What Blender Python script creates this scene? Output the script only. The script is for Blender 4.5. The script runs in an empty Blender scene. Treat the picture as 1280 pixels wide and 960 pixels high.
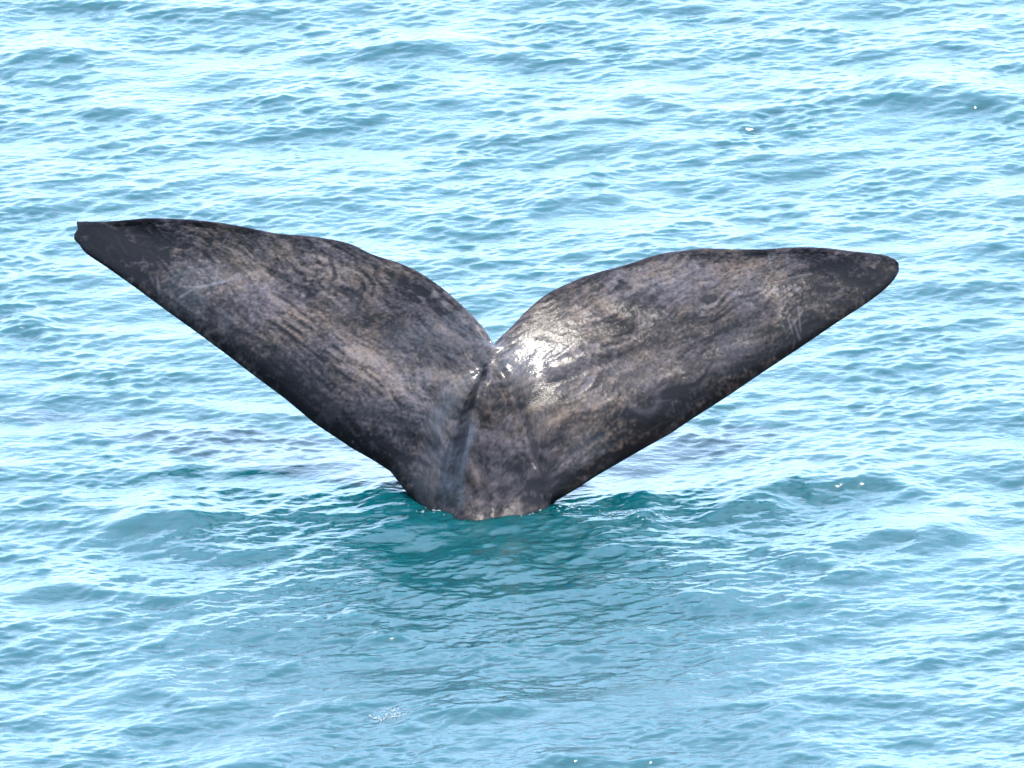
import bpy, math
import numpy as np

# ------------------------------------------------------------------ camera, sky, sun, exposure
sc = bpy.context.scene
rad = math.radians
PITCH, DIST, AIM_Z = rad(21.0), 95.0, 0.79
MPP = 0.00485                      # metres per photo pixel at the tail
cam_d = bpy.data.cameras.new('camera')
cam = bpy.data.objects.new('camera', cam_d)
sc.collection.objects.link(cam)
CX, CY, CZ = 0.0, -DIST * math.cos(PITCH), AIM_Z + DIST * math.sin(PITCH)
cam.location = (CX, CY, CZ)
cam.rotation_euler = (math.pi / 2 - PITCH, 0, 0)
cam_d.sensor_width = 36.0
cam_d.lens = 36.0 * DIST / (1280 * MPP)
cam_d.clip_end = 30000.0
sc.camera = cam

SUN_EL, SUN_AZ = rad(60.0), rad(62.0)     # azimuth measured from straight behind the camera towards its right
sun_dir = np.array([math.sin(SUN_AZ) * math.cos(SUN_EL), -math.cos(SUN_AZ) * math.cos(SUN_EL), math.sin(SUN_EL)])
w = bpy.data.worlds.new('World'); sc.world = w; w.use_nodes = True
nt = w.node_tree
sky = nt.nodes.new('ShaderNodeTexSky'); sky.sky_type = 'NISHITA'; sky.sun_disc = False
sky.sun_elevation = SUN_EL
sky.sun_rotation = math.atan2(sun_dir[0], sun_dir[1])
sky.air_density = 1.0; sky.dust_density = 1.5; sky.ozone_density = 1.5
bg = nt.nodes['Background']; bg.inputs['Strength'].default_value = 0.15
tint = nt.nodes.new('ShaderNodeMix'); tint.data_type = 'RGBA'; tint.blend_type = 'MULTIPLY'; tint.inputs[0].default_value = 1.0
tint.inputs[7].default_value = (0.98, 1.0, 0.97, 1)            # white balance of a warm, humid sky
nt.links.new(sky.outputs['Color'], tint.inputs[6]); 
veil = nt.nodes.new('ShaderNodeMix'); veil.data_type = 'RGBA'; veil.inputs[0].default_value = 0.84   # thin even veil of high cloud over the blue
veil.inputs[7].default_value = (4.45, 6.35, 8.9, 1)
nt.links.new(tint.outputs[2], veil.inputs[6]); nt.links.new(veil.outputs[2], bg.inputs['Color'])
sl = bpy.data.lights.new('sun', 'SUN'); sl.energy = 2.6; sl.angle = rad(0.5); sl.color = (1.0, 0.93, 0.83)
so = bpy.data.objects.new('sun', sl); sc.collection.objects.link(so)
from mathutils import Vector
so.rotation_euler = Vector(sun_dir).to_track_quat('Z', 'Y').to_euler()
so.location = tuple(sun_dir * 60)
sc.view_settings.view_transform = 'Standard'; sc.view_settings.look = 'None'
sc.view_settings.exposure = 2.82; sc.view_settings.gamma = 1.0

rng = np.random.default_rng(11)

# ------------------------------------------------------------------ helpers
def grid_mesh(name, co, nu, nv, closed_u=False):
    """co: (nu*nv, 3), index i*nv+j"""
    iu = np.arange(nu if closed_u else nu - 1); jv = np.arange(nv - 1)
    I, J = np.meshgrid(iu, jv, indexing='ij')
    I2 = (I + 1) % nu
    q = np.stack([I * nv + J, I2 * nv + J, I2 * nv + J + 1, I * nv + J + 1], -1).reshape(-1, 4)
    return quads_mesh(name, co, q)

def quads_mesh(name, co, q):
    me = bpy.data.meshes.new(name)
    me.vertices.add(len(co)); me.vertices.foreach_set('co', co.astype(np.float32).ravel())
    me.loops.add(q.size); me.loops.foreach_set('vertex_index', q.astype(np.int32).ravel())
    me.polygons.add(len(q)); me.polygons.foreach_set('loop_start', np.arange(0, q.size, q.shape[1], dtype=np.int32))
    me.polygons.foreach_set('use_smooth', np.ones(len(q), dtype=bool))
    me.update(calc_edges=True)
    return me

def fnoise(h, wd, scale_x, scale_y, beta=0.0, ang=0.0, seed=0):
    """band-limited smooth noise on an h x wd canvas, feature size scale_x/scale_y in canvas px, unit std"""
    r = np.random.default_rng(seed)
    f = np.fft.rfft2(r.standard_normal((h, wd)))
    ky = np.fft.fftfreq(h)[:, None]; kx = np.fft.rfftfreq(wd)[None, :]
    c, s = math.cos(ang), math.sin(ang)
    a = (kx * c + ky * s) * scale_x; b = (-kx * s + ky * c) * scale_y
    k2 = a * a + b * b
    if beta:
        g = (k2 + 0.02) ** (-beta / 2) * np.exp(-k2 * 0.02)
    else:
        g = np.exp(-k2 * 4)
    g[0, 0] = 0
    n = np.fft.irfft2(f * g, s=(h, wd))
    return (n - n.mean()) / n.std()

def sstep(a, b, x):
    t = np.clip((x - a) / (b - a), 0, 1)
    return t * t * (3 - 2 * t)

# ------------------------------------------------------------------ the sea: choppy wave field
N, L = 2048, 24.0
DX = L / N
kx = 2 * np.pi * np.fft.fftfreq(N, DX)[:, None]; ky = 2 * np.pi * np.fft.fftfreq(N, DX)[None, :]
K = np.sqrt(kx ** 2 + ky ** 2); K[0, 0] = 1
TH = rad(-76)                                    # direction the waves run
cosd = (kx * math.cos(TH) + ky * math.sin(TH)) / K
lam = 2 * np.pi / K
def band(l0, width, slope_rms, spread, ang=TH):
    cd = (kx * math.cos(ang) + ky * math.sin(ang)) / K
    S = np.exp(-0.5 * (np.log(lam / l0) / width) ** 2) * (np.abs(cd) ** spread + 0.02)
    S = np.sqrt(S) / K                           # amplitude, flat in log k
    ph = np.fft.fft2(rng.standard_normal((N, N)))
    Hk = ph * S * (1.0 / K)
    Hk[0, 0] = 0
    sx = np.fft.ifft2(Hk * K).real
    return Hk * (slope_rms / sx.std())
HkL = band(1.6, 0.35, 0.026, 5, rad(-86)) + band(0.70, 0.40, 0.056, 3, rad(-80)) + 0.6 * band(0.34, 0.40, 0.090, 2.5, rad(-84))
HkS = 0.7 * band(0.30, 0.40, 0.085, 2.5, rad(-64)) + band(0.145, 0.40, 0.092, 3.5, rad(-62)) + band(0.068, 0.35, 0.100, 3, rad(-62))
CH = 0.36
def fields(Hk):
    H = np.fft.ifft2(Hk).real
    Dx = np.fft.ifft2(-1j * Hk * kx / K).real * -CH
    # crests lean downwind, towards the viewer: short steep fronts, long backs
    Dy = np.fft.ifft2(-1j * Hk * ky / K).real * -CH - 0.28 * H
    return H, Dx, Dy
gust = np.fft.ifft2(np.fft.fft2(rng.standard_normal((N, N))) * np.exp(-0.5 * (np.log(lam / 1.8) / 0.5) ** 2)).real
gust = np.clip(1.0 + 0.28 * gust / gust.std(), 0.25, 2.0)      # cat's paws: ripples come and go in patches
(HL, DxL, DyL), (HS, DxS, DyS) = fields(HkL), fields(HkS)
def samp(A, x, y):
    fx = (x / DX) % N; fy = (y / DX) % N
    i = np.floor(fx).astype(int) % N; j = np.floor(fy).astype(int) % N
    u = fx - np.floor(fx); v = fy - np.floor(fy)
    i2 = (i + 1) % N; j2 = (j + 1) % N
    return (A[i, j] * (1 - u) * (1 - v) + A[i2, j] * u * (1 - v) + A[i, j2] * (1 - u) * v + A[i2, j2] * u * v)

def swell_extra(x, y):
    """disturbed water round the tail stock: mounds pushed up at both sides, slick hollow in front"""
    z = 0.040 * np.exp(-(((x + 0.70) / 0.22) ** 2 + ((y - 0.15) / 0.38) ** 2))
    z += 0.025 * np.exp(-(((x - 0.60) / 0.30) ** 2 + ((y - 0.10) / 0.30) ** 2))
    z += 0.045 * np.exp(-(((x - 0.80) / 0.12) ** 2 + ((y + 0.05) / 0.22) ** 2))
    r = np.sqrt(((x + 0.15) / 1.5) ** 2 + ((y + 0.9) / 1.0) ** 2)
    z += 0.018 * np.cos(r * 9.0) * np.exp(-(r / 0.9) ** 2)
    return z
def sea_point(px, py):
    a = (px - 640) * MPP / DIST; b = -(py - 480) * MPP / DIST
    cp, sp_ = math.cos(PITCH), math.sin(PITCH)
    t = -CZ / (-sp_ + b * cp)
    return a * t, CY + t * (cp + b * sp_)
CRESTS = [(203,648,62,.060,.10),(1175,124,120,.060,-.05),(1075,606,80,.045,.05),(925,632,60,.035,.1),(885,752,55,.040,.08),(190,868,75,.050,-.1),(575,893,90,.055,.12),
          (90,736,85,.045,0),(1120,672,70,.035,.05),(330,962,80,.05,.1),(800,128,60,.035,0),(40,418,45,.04,.1),(520,58,60,.035,0),(150,135,55,.03,0),(980,610,40,.04,.1),(455,795,60,.03,.05),
          (700,955,80,.04,.1),(1185,668,45,.03,.1),(1000,945,70,.035,0),(60,70,50,.03,0),(740,245,60,.03,0),(1240,310,60,.03,.1)]
def crests(x, y):
    z = np.zeros_like(x)
    for px, py, wp, h, tilt in CRESTS:
        x0, y0 = sea_point(px, py); w_ = wp * MPP
        u_ = (x - x0) / w_
        s_ = y - y0 - tilt * (x - x0) * 2 + 0.10 * u_ ** 2 - 0.03 * np.sin(5.0 * u_ + px)
        z += h * np.exp(-np.abs(u_) ** 2.4) * np.where(s_ < 0, np.exp(-(s_ / 0.13) ** 2), np.exp(-(s_ / 0.42) ** 2))
    return z
def axis(lo, hi, far):
    core = np.arange(lo, hi, DX)
    st = DX; out_hi = []; p = core[-1]
    while p < far:
        st = min(st * 1.22, 900); p += st; out_hi.append(p)
    st = DX; out_lo = []; p = core[0]
    while p > -far:
        st = min(st * 1.22, 900); p -= st; out_lo.append(p)
    a = np.array(out_lo[::-1] + list(core) + out_hi)
    return a, np.gradient(a)
xs, dxs = axis(-4.0, 4.0, 9000)
ys, dys = axis(-6.0, 9.6, 9000)
X, Y = np.meshgrid(xs, ys, indexing='ij')
sp = np.maximum(dxs[:, None], dys[None, :])
att = np.clip(0.35 / np.maximum(sp, 1e-6), 0, 1) ** 1.5; att[sp < 0.3] = 1
fine_a = att * samp(gust, X, Y)
wake = np.exp(-(((X + 0.05) / 1.7) ** 4 + ((Y + 0.75) / 1.0) ** 4))
fine_a = fine_a * (1 - wake) + att * 1.0 * wake
lee = 1 - 0.8 * np.exp(-((X / 0.75) ** 2 + ((Y - 0.05) / 0.7) ** 2) ** 2)      # the tail stock breaks the swell
attL = att * lee
Zs = samp(HL, X, Y) * attL + samp(HS, X, Y) * fine_a + swell_extra(X, Y) + crests(X, Y)
Xs = X + samp(DxL, X, Y) * attL + samp(DxS, X, Y) * fine_a
Ys = Y + samp(DyL, X, Y) * attL + samp(DyS, X, Y) * fine_a
sea_me = grid_mesh('sea', np.stack([Xs, Ys, Zs], -1).reshape(-1, 3), len(xs), len(ys))
sea = bpy.data.objects.new('sea', sea_me); sc.collection.objects.link(sea)
sea['kind'] = 'structure'
sea['label'] = 'choppy turquoise sea reflecting the pale sky'

def new_mat(name):
    m = bpy.data.materials.new(name); m.use_nodes = True
    return m, m.node_tree.nodes, m.node_tree.links, m.node_tree.nodes['Principled BSDF']

m, nd, lk, pb = new_mat('sea_water')
pb.inputs['Base Color'].default_value = (0.0001, 0.0170, 0.0195, 1)
pb.inputs['Roughness'].default_value = 0.12
pb.inputs['IOR'].default_value = 1.34
pb.inputs['Subsurface Weight'].default_value = 1.0
pb.inputs['Subsurface Radius'].default_value = (0.15, 0.8, 1.0)
pb.inputs['Subsurface Scale'].default_value = 0.5
tc = nd.new('ShaderNodeTexCoord')
mp = nd.new('ShaderNodeMapping'); mp.inputs['Scale'].default_value = (1.0, 1.9, 1.0); mp.inputs['Rotation'].default_value = (0, 0, rad(-12))
lk.new(tc.outputs['Object'], mp.inputs['Vector'])
n1 = nd.new('ShaderNodeTexNoise'); n1.inputs['Scale'].default_value = 13; n1.inputs['Detail'].default_value = 4; n1.inputs['Roughness'].default_value = 0.55
lk.new(mp.outputs['Vector'], n1.inputs['Vector'])
bp = nd.new('ShaderNodeBump'); bp.inputs['Strength'].default_value = 0.6; bp.inputs['Distance'].default_value = 0.012
lk.new(n1.outputs['Fac'], bp.inputs['Height']); lk.new(bp.outputs['Normal'], pb.inputs['Normal'])
sea_me.materials.append(m)

# ------------------------------------------------------------------ the whale's tail
LEAD = [(92,298),(94,301),(99,306),(108,317),(136,336),(167,358),(205,386),(255,422),(286,445),(317,469),(355,497),(392,528),(425,550),
        (440,560),(465,574),(487,588),(502,607),(516,623),(526,640),(532,665),(530,710),(515,780),(495,870),
        (560,885),(620,890),(680,885),(715,870),(700,780),(688,710),(684,660),(688,630),(704,620),(721,610),(746,594),(784,572),(805,560),(839,541),(867,522),(911,494),(955,464),(999,435),
        (1046,403),(1077,383),(1099,367),(1114,353),(1121,343),(1123,337)]
TRAIL = [(93,292),(97,286),(96,279),(99,277),(130,277),(160,275),(186,273),(222,274),(260,277),(300,283),(345,292),(380,295),(410,299),(440,306),(465,318),
         (506,332),(540,351),(571,376),(599,404),(611,420),(617,430),(623,424),(640,408),(659,388),(684,368),(712,354),(740,343),(780,332),(821,319),(852,314),
         (880,311),(914,312),(955,312),(983,310),(1024,310),(1061,314),(1096,318),(1114,323),(1122,329)]
def dense(P, n, anchors):
    """resample polyline: anchors = [(index, t)] pairs pin polyline vertices to t"""
    P = np.array(P, float)
    # light Catmull-Rom smoothing
    out = []; idx = []
    for i in range(len(P) - 1):
        p0 = P[max(i - 1, 0)]; p1 = P[i]; p2 = P[i + 1]; p3 = P[min(i + 2, len(P) - 1)]
        idx.append(len(out))
        for t in np.linspace(0, 1, 12, endpoint=False):
            out.append(0.5 * ((2 * p1) + (-p0 + p2) * t + (2 * p0 - 5 * p1 + 4 * p2 - p3) * t * t + (-p0 + 3 * p1 - 3 * p2 + p3) * t ** 3))
    idx.append(len(out)); out.append(P[-1]); out = np.array(out)
    s = np.concatenate([[0], np.cumsum(np.hypot(*np.diff(out, axis=0).T))])
    ts = np.linspace(0, 1, n)
    sa = [s[idx[a]] for a, _ in anchors]; ta = [t for _, t in anchors]
    ss = np.interp(ts, ta, sa)
    return np.stack([np.interp(ss, s, out[:, 0]), np.interp(ss, s, out[:, 1])], -1)
NU, NV = 740, 220
iL0, iL1 = LEAD.index((516,623)), LEAD.index((704,620))
bl, br = LEAD.index((495,870)), LEAD.index((715,870))
Lc = dense(LEAD, NU, [(0, 0), (iL0, .40), (bl, .455), (br, .535), (iL1, .60), (len(LEAD) - 1, 1)])
nt_i = TRAIL.index((617,430))
Tc = dense(TRAIL, NU, [(0, 0), (TRAIL.index((599,404)), .44), (nt_i, .495), (TRAIL.index((640,408)), .55), (len(TRAIL) - 1, 1)])
vv = 0.5 - 0.5 * np.cos(np.linspace(0, np.pi, NV)); vv = 0.55 * vv + 0.45 * np.linspace(0, 1, NV)
vv = vv[None, :]
PX = Lc[:, :1] * (1 - vv) + Tc[:, :1] * vv
PY = Lc[:, 1:] * (1 - vv) + Tc[:, 1:] * vv

# distances (px) to the leading and trailing edges measured in the plane, on a canvas
def seg_dist(px, py, P):
    P = np.array(P, float); d = np.full(px.shape, 1e9)
    for a, b in zip(P[:-1], P[1:]):
        ab = b - a; l2 = (ab ** 2).sum() + 1e-9
        t = np.clip(((px - a[0]) * ab[0] + (py - a[1]) * ab[1]) / l2, 0, 1)
        d = np.minimum(d, np.hypot(px - a[0] - t * ab[0], py - a[1] - t * ab[1]))
    return d
dlead = np.minimum(seg_dist(PX, PY, LEAD[:bl + 1]), seg_dist(PX, PY, LEAD[br:]))
dtr = seg_dist(PX, PY, TRAIL)
dl, dt = dlead * MPP, dtr * MPP                   # metres

cxm = np.interp(PY, [430, 480, 560, 640, 900], [616, 610, 600, 600, 606])     # centre line of the stock
side = np.sign(PX - cxm)
span = np.clip(np.abs(PX - 612) / 510.0, 0, 1)    # 0 at the notch, 1 at the tips
# half-thickness: rounded leading edge, fine trailing edge
Tmax = 0.29 * (1 - span) ** 0.8 + 0.055
R = 0.15 + 0.24 * (1 - span)                    # metres over which the leading edge rolls round
roll = np.clip(1 - (1 - np.clip(dl / R, 0, 1)) ** 2, 0, 1) ** 0.7
thin = 1 - np.exp(-dt / (0.10 + 0.35 * (1 - span)))
lip = np.sqrt(1 - (1 - np.clip(dt / 0.010, 0, 1)) ** 2)
roll = roll ** (1 - 0.4 * sstep(540, 640, PY)); Tmax = Tmax * (1 - 0.58 * sstep(520, 650, PY))
FS = Tmax * roll - 0.004 * (1 - lip)              # nearly flat face; the blade thins out on its far side
HT = Tmax * roll * (0.06 + 0.94 * thin)
HT = np.where((dl < 1e-6) | (dt < 1e-6), 0, HT)
# camber: the blade is dished; upper part comes back towards the viewer, mid part lies back
u = dl / (dl + dt + 1e-6)                         # 0 leading .. 1 trailing
wt = sstep(0.03, 0.25, span) * sstep(1.0, 0.8, span)
left = (PX < cxm)
camb = -0.05 * np.sin(np.pi * np.clip(u, 0, 1)) * wt
camb += np.where(left, 0.10 - 0.05 * span, 0.025) * sstep(0.35, 1.0, u) ** 1.5 * sstep(0.15, 0.6, span) * (0.0 + 1.0 * sstep(1.0, 0.70, span))
bend = np.where(left, -0.05, 0.16) * span ** 2 - 0.04 * (1 - span) * 0
# stock: round body growing below the flukes
down = sstep(455, 660, PY)
hw = np.interp(PY, [455, 520, 600, 640, 700, 900], [25, 60, 85, 84, 82, 110])
xr = np.clip(np.abs(PX - cxm) / hw, 0, 1)
STK = np.clip(1 - xr ** 2, 0, 1) ** 1.5
stock_f = 0.04 * down * STK ** 1.0 + 0.3 * sstep(640, 900, PY) * STK
edge_mask = np.clip(dl / 0.16, 0, 1) ** 0.5
# keel ridge running down the middle
kx_ = np.interp(PY, [460, 500, 560, 600, 640, 720, 900], [613, 603, 592, 585, 579, 575, 590])
kd = PX - kx_
kw_l = np.interp(PY, [460, 500, 560, 640], [5, 10, 17, 15]); kw_r = np.interp(PY, [460, 500, 560, 640], [9, 20, 26, 30])
kh = 0.215 * sstep(458, 545, PY) * (1 - 0.80 * sstep(585, 665, PY))
keel = kh * np.where(kd < 0, np.exp(-(np.abs(kd) / kw_l) ** 1.5), np.exp(-(np.abs(kd) / kw_r) ** 1.6))
# secondary fold right of the keel, hollow beside it
k2x = np.interp(PY, [460, 520, 600, 700], [620, 640, 655, 665])
keel += np.interp(PY, [465, 500, 560, 640], [0, .02, .03, .01]) * np.exp(-((PX - k2x) / 15.0) ** 2)
keel -= np.interp(PY, [480, 540, 600, 680], [0, .02, .03, .02]) * np.exp(-((PX - np.interp(PY, [480, 640], [612, 616])) / 9.0) ** 2)
groove = 0.045 * np.exp(-(seg_dist(PX, PY, [(619, 476), (636, 510), (652, 550), (664, 590)]) / 9) ** 2) + 0.035 * np.exp(-(seg_dist(PX, PY, [(603, 488), (582, 530), (566, 575), (556, 612)]) / 9) ** 2)
# bowl beside the root of the right blade, tilted up to the sun; bulge across the notch
bowl = 0.078 * sstep(682, 616, PX) * sstep(600, 616, PX) * np.exp(-((PY - 482 + 0.3 * (PX - 650)) / 36) ** 2)
bowl += 0.036 * np.exp(-(seg_dist(PX, PY, [(586, 486), (556, 517), (526, 560)]) / 14) ** 2)
bowl += 0.02 * np.exp(-(((PX - 614) / 14) ** 2 + ((PY - 442) / 8) ** 2))
bowl *= sstep(0, 0.05, dt)
# long folds along the blades
def fold(P, wid, amp):
    return amp * np.exp(-(seg_dist(PX, PY, P) / wid) ** 2)
folds = fold([(300,380),(360,410),(430,465),(520,535)], 14, 0.012) + fold([(700,500),(780,470),(860,440),(950,402)], 11, -0.012)
folds += fold([(690,478),(780,450),(860,425),(950,385)], 12, 0.012) + fold([(330,352),(400,368),(480,385),(560,400)], 18, -0.010)
folds += fold([(700,395),(760,385),(830,400)], 18, -0.012)

# canvas noise for the wrinkled skin, sampled at the vertices
CW, CHH = 2200, 1300                               # half photo pixels
def cs(A, warp=0.0):
    wx_ = wy_ = 0.0
    if not isinstance(warp, float):
        wx_, wy_ = warp
    x = np.clip((PX + wx_ - 80) * 2, 0, CW - 2); y = np.clip((PY + wy_ - 255) * 2, 0, CHH - 2)
    i = x.astype(int); j = y.astype(int); a = x - i; b = y - j
    return A[j, i] * (1 - a) * (1 - b) + A[j, i + 1] * a * (1 - b) + A[j + 1, i] * (1 - a) * b + A[j + 1, i + 1] * a * b
big = cs(fnoise(CHH, CW, 150, 90, seed=1)); mid = cs(fnoise(CHH, CW, 50, 34, seed=2)); small = cs(fnoise(CHH, CW, 14, 10, seed=3))
wv = (5 * cs(fnoise(CHH, CW, 70, 70, seed=31)), 5 * cs(fnoise(CHH, CW, 60, 60, seed=32)))
fineL = cs(fnoise(CHH, CW, 26, 6, ang=rad(38), seed=4), wv); fineR = cs(fnoise(CHH, CW, 24, 6, ang=rad(-28), seed=5), wv)
fine = np.where(left, fineL, fineR)
speck = cs(fnoise(CHH, CW, 4.5, 3.6, seed=6))
strL = cs(fnoise(CHH, CW, 120, 9, ang=rad(38), seed=7), wv); strR = cs(fnoise(CHH, CW, 120, 9, ang=rad(-28), seed=8), wv)
stre = np.where(left, strL, strR)
inner = np.clip(np.minimum(dl, dt) / 0.05, 0, 1)
sheen_zone = np.exp(-(((PX - 655) / 40) ** 2 + ((PY - 475) / 28) ** 2))
relief = inner * (1 - 0.45 * sheen_zone) * (0.005 * big + 0.0016 * mid + 0.0004 * small + 0.0003 * fine + 0.0003 * speck + 0.0005 * stre)

front = FS + camb + bend + (stock_f + keel + bowl - groove) * edge_mask + (folds + relief) * inner
backd = FS - 2 * HT * lip + camb + bend - (0.30 * down * STK + 0.35 * sstep(640, 900, PY) * STK) * edge_mask
edge0 = (np.arange(NV) == 0)[None, :] | (np.arange(NV) == NV - 1)[None, :] | ((np.arange(NU) == 0) | (np.arange(NU) == NU - 1))[:, None]
base = camb + bend + FS * (dt < dl)
PHI = rad(45)                                     # the flukes lean back, away from the viewer
def unproj(px, py):
    """traced outline point -> point on the leaning plane of the tail"""
    a = (px - 640) * MPP / DIST; b = -(py - 480) * MPP / DIST
    cp, sp_ = math.cos(PITCH), math.sin(PITCH)
    dx, dy, dz = a, cp + b * sp_, -sp_ + b * cp
    k = math.tan(PHI)
    t = (k * CZ - CY) / (dy - k * dz)
    return np.stack([CX + dx * t, CY + dy * t, CZ + dz * t], -1)
front = np.where(edge0, base, front); backd = np.where(edge0, base, backd)
P0 = unproj(PX, PY)
def place(off):
    p = P0.copy()
    p[..., 1] -= off * math.cos(PHI); p[..., 2] += off * math.sin(PHI)
    s_ = (base - FS * (dt < dl) + FS * u ** 3) * math.sin(PHI - PITCH) / math.cos(PHI - PITCH)      # slide the bent blades back inside their plane
    p[..., 1] -= s_ * math.sin(PHI); p[..., 2] -= s_ * math.cos(PHI)
    return p
Pf = place(front); Pb = place(backd)
co = np.concatenate([Pf.reshape(-1, 3), Pb.reshape(-1, 3)])
n1v = NU * NV
idf = np.arange(n1v).reshape(NU, NV); idb = idf + n1v
idb = np.where(np.broadcast_to(edge0, (NU, NV)), idf, idb)     # shared rim
def qs(I, flip):
    q = np.stack([I[:-1, :-1], I[1:, :-1], I[1:, 1:], I[:-1, 1:]], -1).reshape(-1, 4)
    return q[:, ::-1] if flip else q
quads = np.concatenate([qs(idf, False), qs(idb, True)])
used = np.zeros(len(co), bool); used[quads.ravel()] = True
remap = np.cumsum(used) - 1
co = co[used]; quads = remap[quads]

# ---- skin pigment, scars and scratches (marks of the skin, plus some painted shade and sheen)
tone = np.full(PX.shape, 0.50)
tone += 0.07 * big + 0.045 * mid + 0.012 * small + 0.04 * stre + 0.025 * fine - 0.30 * np.exp(-((dl - 0.03 * mid) / 0.17) ** 2)  # last term paints shade along the leading edge into the tone
warm = 0.40 + 0.20 * cs(fnoise(CHH, CW, 120, 80, seed=21)) + 0.15 * cs(fnoise(CHH, CW, 20, 16, seed=22))
pale = np.zeros(PX.shape)
def blob(cx, cy, rx, ry, ang, soft=0.35, jag=0.25):
    a = rad(ang); dx = PX - cx; dy = PY - cy
    X_ = (dx * math.cos(a) + dy * math.sin(a)) / rx; Y_ = (-dx * math.sin(a) + dy * math.cos(a)) / ry
    r = np.sqrt(X_ ** 2 + Y_ ** 2) + jag * mid * 0.5 + jag * 0.5 * small
    return sstep(1 + soft, 1 - soft, r)
def line(P, wid):
    return np.exp(-(seg_dist(PX, PY, P) / wid) ** 2)
# broad zones
tone += 0.20 * blob(420, 455, 170, 24, 38) + 0.12 * blob(330, 400, 60, 30, 25)
tone -= 0.16 * blob(520, 420, 85, 48, 20); warm -= 0.15 * blob(520, 420, 85, 48, 20)
tone -= 0.22 * blob(170, 300, 90, 30, 10) ; warm -= 0.3 * blob(180, 325, 60, 14, 20)
tone -= 0.20 * blob(530, 365, 35, 24, 35, jag=.6); tone -= 0.22 * blob(395, 372, 40, 12, 15, jag=.8)
tone += 0.28 * blob(360, 345, 45, 22, 10, jag=.7) + 0.22 * blob(440, 360, 50, 28, 20, jag=.7)
# claw-like striations on the left blade
st = np.sin((PX * 0.92 - PY * 0.38 + 5 * mid) * 2 * np.pi / 15.5)
zone = blob(415, 352, 85, 30, 15, soft=.5)
tone -= 0.30 * zone * sstep(0.0, 0.8, st + 0.3 * small)
# dark dashed scores along the pale band
for off in (-20, -6, 8, 20):
    P = [(300, 372 + off), (360, 415 + off), (420, 462 + off), (480, 512 + off * .8)]
    tone -= 0.45 * line(P, 2.6) * sstep(-0.3, 0.6, fine + 0.5 * mid)
tone += 0.16 * blob(850, 370, 130, 40, -10) + 0.15 * blob(730, 450, 110, 30, -28)
tone += 0.16 * blob(760, 500, 130, 26, -27)
tone -= 0.30 * blob(770, 395, 62, 18, -5, jag=.9); tone -= 0.22 * blob(760, 430, 50, 16, -25, jag=1.0)
tone -= 0.22 * line([(690,490),(760,468),(850,445),(950,405)], 7) * sstep(-1, 1, fine)
tone -= 0.18 * blob(1040, 335, 70, 16, 5, jag=.5); tone -= 0.2 * blob(905, 330, 40, 12, 5, jag=.8)
warm -= 0.30 * blob(650, 610, 50, 40, 0); warm -= 0.45 * blob(571, 600, 16, 45, 8); tone += 0.05 * blob(571, 620, 12, 25, 8)  # blobs left of the keel paint its bluish sky sheen into the colour
tone -= 0.16 * blob(655, 612, 45, 30, 10, .5, .4)
tone += 0.03 * fine + 0.03 * stre + 0.05 * speck + 0.03 * small
# pale grey-blue patches
pale += 0.55 * blob(920, 448, 26, 18, -20, .3, .5) + 0.4 * blob(800, 490, 30, 16, -25, .5, .5)
pale += 0.5 * blob(278, 405, 6, 14, -20, .4, .5) + 0.35 * blob(430, 400, 18, 13, 0, .5, .6) + 0.25 * blob(500, 440, 30, 12, -30, .6, .8)
pale += 0.35 * blob(850, 370, 30, 20, -20, .6, .7) + 0.25 * blob(455, 522, 12, 12, 0, .5, .9) + 0.3 * blob(415, 525, 10, 8, 0, .4, .9)
ring = np.exp(-((np.hypot((PX - 803) / 1.35, PY - 516) - 14) / 3.2) ** 2) * sstep(500, 524, PY + (PX - 803) * 0.25)
pale += 0.6 * ring
pale += 0.35 * blob(720, 395, 24, 18, 0, .6, .8)
scr = np.zeros(PX.shape)
SCR = [[(221,383),(240,374),(253,371)],[(226,381),(246,373),(285,365)],[(250,374),(300,362),(332,350)],[(300,375),(331,368)],[(272,350),(269,368)],
       [(197,357),(199,372)],[(213,360),(232,353)],[(232,371),(246,372)],[(288,294),(279,312)],[(300,410),(306,398)],[(560,508),(586,490)],[(565,512),(592,493)],
       [(630,470),(655,425)],[(636,472),(660,430)],[(963,345),(985,358),(1012,350)],[(975,360),(1000,376)],[(990,410),(999,428)],[(984,408),(990,424)],[(975,412),(982,426)],
       [(997,395),(1000,420)],[(960,320),(962,340)],[(905,352),(930,362),(950,350)],[(870,395),(880,410)],[(765,478),(772,490)]]
for i, P in enumerate(SCR):
    scr += line(P, 1.25) * (0.5 if i % 3 else 0.3)
r3 = np.random.default_rng(5)
for i in range(60):
    cx0, cy0 = r3.uniform(150, 1090), r3.uniform(280, 560); a = r3.normal(0.6 if cx0 < 612 else -0.45, 0.55); l = r3.uniform(6, 26)
    scr += line([(cx0, cy0), (cx0 + l * math.cos(a), cy0 + l * math.sin(a))], 0.95) * r3.uniform(.05, .28)
t_ = tone + 0.03 * small + 0.025 * fine + 0.05 * speck
calm_skin = np.clip(blob(530, 430, 100, 52, 22) + blob(640, 620, 60, 45, 0) + 0.7 * blob(905, 440, 90, 25, -25), 0, 1)
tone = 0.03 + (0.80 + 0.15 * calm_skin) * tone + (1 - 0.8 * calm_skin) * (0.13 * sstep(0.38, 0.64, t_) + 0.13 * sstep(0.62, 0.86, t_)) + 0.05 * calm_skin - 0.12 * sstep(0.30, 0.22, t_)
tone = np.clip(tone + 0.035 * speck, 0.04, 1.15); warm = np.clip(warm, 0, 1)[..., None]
pale = np.clip(pale, 0, 1)[..., None]; scr = np.clip(scr, 0, 1)[..., None]
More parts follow.
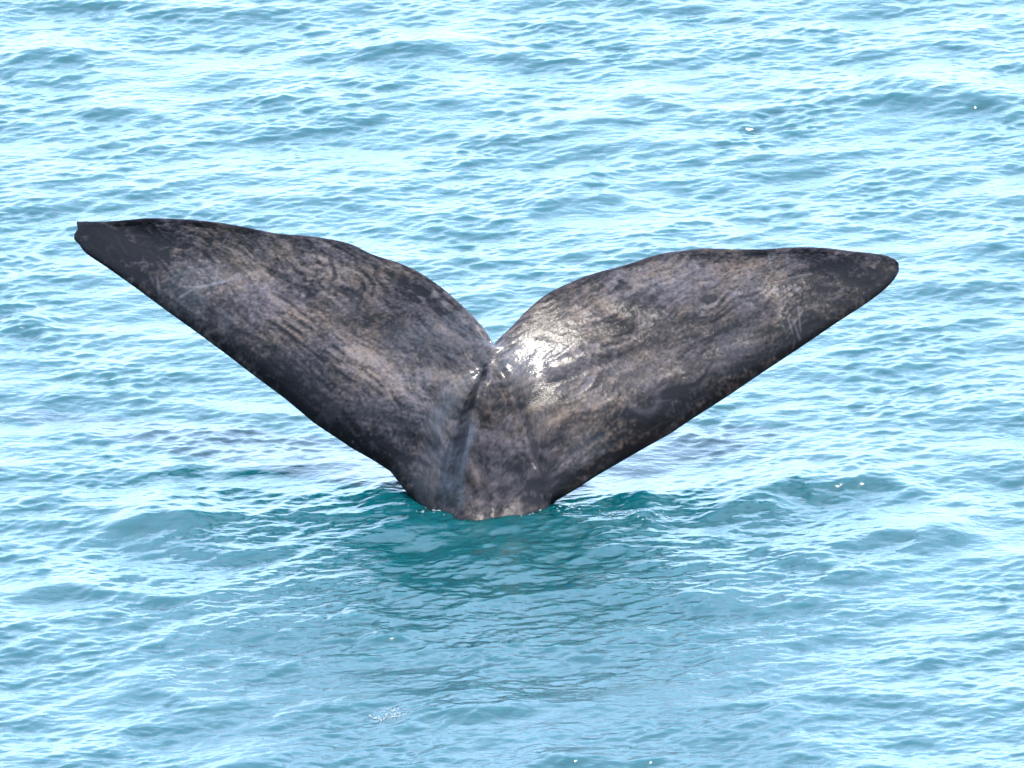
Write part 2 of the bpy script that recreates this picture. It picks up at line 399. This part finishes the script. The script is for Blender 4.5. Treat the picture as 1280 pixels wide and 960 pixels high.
dark_c = 0.95 * np.array([0.0018, 0.0014, 0.0016]); cool_c = 1.16 * np.array([0.0245, 0.0200, 0.0215]); warm_c = 1.16 * np.array([0.0370, 0.0255, 0.0180])
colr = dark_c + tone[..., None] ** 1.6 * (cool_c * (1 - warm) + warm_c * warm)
colr = colr * (1 - 0.45 * pale) + 0.45 * pale * np.array([0.028, 0.025, 0.027])
colr = colr * (1 - 0.6 * scr) + 0.6 * scr * np.array([0.046, 0.043, 0.045])
edge_c = np.exp(-dt / 0.012)[..., None] * 0.5
colr = colr * (1 - edge_c) + edge_c * np.array([0.005, 0.003, 0.007])
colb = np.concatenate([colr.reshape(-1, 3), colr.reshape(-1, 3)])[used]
wet = np.clip(1.0 * sheen_zone + 0.7 * line([(596, 492), (566, 520), (545, 556)], 12) + 0.8 * line([(590, 575), (583, 600), (577, 645)], 5)
              + 0.7 * line([(602, 429), (614, 434)], 5) + 0.30 * sstep(0.4, 1.4, big) , 0, 1)
wetb = np.concatenate([wet.reshape(-1, 1), wet.reshape(-1, 1) * 0])[used]
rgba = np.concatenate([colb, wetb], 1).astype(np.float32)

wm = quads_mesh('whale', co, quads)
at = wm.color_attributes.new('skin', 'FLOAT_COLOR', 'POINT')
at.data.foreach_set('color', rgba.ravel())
whale = bpy.data.objects.new('whale', wm); sc.collection.objects.link(whale)
whale['label'] = 'dark grey whale tail with scarred wet flukes raised out of the sea'
whale['category'] = 'whale'

m, nd, lk, pb = new_mat('whale_skin')
va = nd.new('ShaderNodeAttribute'); va.attribute_name = 'skin'
tc = nd.new('ShaderNodeTexCoord')
ns = nd.new('ShaderNodeTexNoise'); ns.inputs['Scale'].default_value = 55; ns.inputs['Detail'].default_value = 6; ns.inputs['Roughness'].default_value = 0.7
lk.new(tc.outputs['Object'], ns.inputs['Vector'])
mr = nd.new('ShaderNodeMapRange'); mr.inputs['From Min'].default_value = 0.32; mr.inputs['From Max'].default_value = 0.68
mr.inputs['To Min'].default_value = 0.76; mr.inputs['To Max'].default_value = 1.4
lk.new(ns.outputs['Fac'], mr.inputs['Value'])
vm = nd.new('ShaderNodeVectorMath'); vm.operation = 'SCALE'
lk.new(va.outputs['Color'], vm.inputs[0]); lk.new(mr.outputs['Result'], vm.inputs['Scale'])
lk.new(vm.outputs['Vector'], pb.inputs['Base Color'])
n2 = nd.new('ShaderNodeTexNoise'); n2.inputs['Scale'].default_value = 42; n2.inputs['Detail'].default_value = 5; n2.inputs['Roughness'].default_value = 0.65
lk.new(tc.outputs['Object'], n2.inputs['Vector'])
b2 = nd.new('ShaderNodeBump'); b2.inputs['Strength'].default_value = 0.7; b2.inputs['Distance'].default_value = 0.004
lk.new(n2.outputs['Fac'], b2.inputs['Height']); lk.new(b2.outputs['Normal'], pb.inputs['Normal'])
pb.inputs['Roughness'].default_value = 0.5; pb.inputs['IOR'].default_value = 1.38; pb.inputs['Specular IOR Level'].default_value = 0.05
cm = nd.new('ShaderNodeMapRange'); cm.inputs['To Min'].default_value = 0.12; cm.inputs['To Max'].default_value = 0.85
lk.new(va.outputs['Alpha'], cm.inputs['Value']); lk.new(cm.outputs['Result'], pb.inputs['Coat Weight']); pb.inputs['Coat Roughness'].default_value = 0.15; pb.inputs['Coat IOR'].default_value = 1.33
lk.new(b2.outputs['Normal'], pb.inputs['Coat Normal'])
wm.materials.append(m)

# ------------------------------------------------------------------ a little foam: flecks on one breaking crest and along the waterline of the tail
ico_v = np.array([(0,0,1),(.894,0,.447),(.276,.851,.447),(-.724,.526,.447),(-.724,-.526,.447),(.276,-.851,.447),
                  (.724,.526,-.447),(-.276,.851,-.447),(-.894,0,-.447),(-.276,-.851,-.447),(.724,-.526,-.447),(0,0,-1)])
ico_f = np.array([(0,1,2),(0,2,3),(0,3,4),(0,4,5),(0,5,1),(1,6,2),(2,7,3),(3,8,4),(4,9,5),(5,10,1),(6,7,2),(7,8,3),(8,9,4),(9,10,5),(10,6,1),(6,11,7),(7,11,8),(8,11,9),(9,11,10),(10,11,6)])
rf = np.random.default_rng(8)
spots = []
for cx0, cy0, sx_, sy_, n in [(491,893,9,3.5,70),(474,897,5,2,16),(600,643,28,3,60),(690,636,22,4,26),(545,640,18,4,26),(800,648,26,4,26)]:
    for i in range(n):
        spots.append((cx0 + rf.normal() * sx_, cy0 + rf.normal() * sy_, rf.uniform(.0018, .0050)))
fx0 = np.searchsorted(xs, -4.6); VV = []; FF = []
for k_, (px, py, r_) in enumerate(spots):
    x, y = sea_point(px, py)
    i0 = np.searchsorted(xs, x); j0 = np.searchsorted(ys, y)
    sl_ = (slice(i0 - 14, i0 + 14), slice(j0 - 14, j0 + 14))
    d2 = (Xs[sl_] - x) ** 2 + (Ys[sl_] - y) ** 2
    z = Zs[sl_].ravel()[np.argmin(d2)]
    VV.append(ico_v * np.array([r_ * rf.uniform(1.2, 2.6), r_ * 1.2, r_ * 0.7]) + np.array([x, y, z + r_ * 0.2])); FF.append(ico_f + 12 * k_)
fm = quads_mesh('foam', np.concatenate(VV), np.concatenate(FF))
foam = bpy.data.objects.new('foam', fm); sc.collection.objects.link(foam)
foam['kind'] = 'stuff'
foam['label'] = 'white flecks of foam on a crest and round the base of the whale tail'
foam['category'] = 'foam'
m, nd, lk, pb = new_mat('foam_white')
pb.inputs['Base Color'].default_value = (0.09, 0.10, 0.10, 1); pb.inputs['Roughness'].default_value = 0.4
fm.materials.append(m)
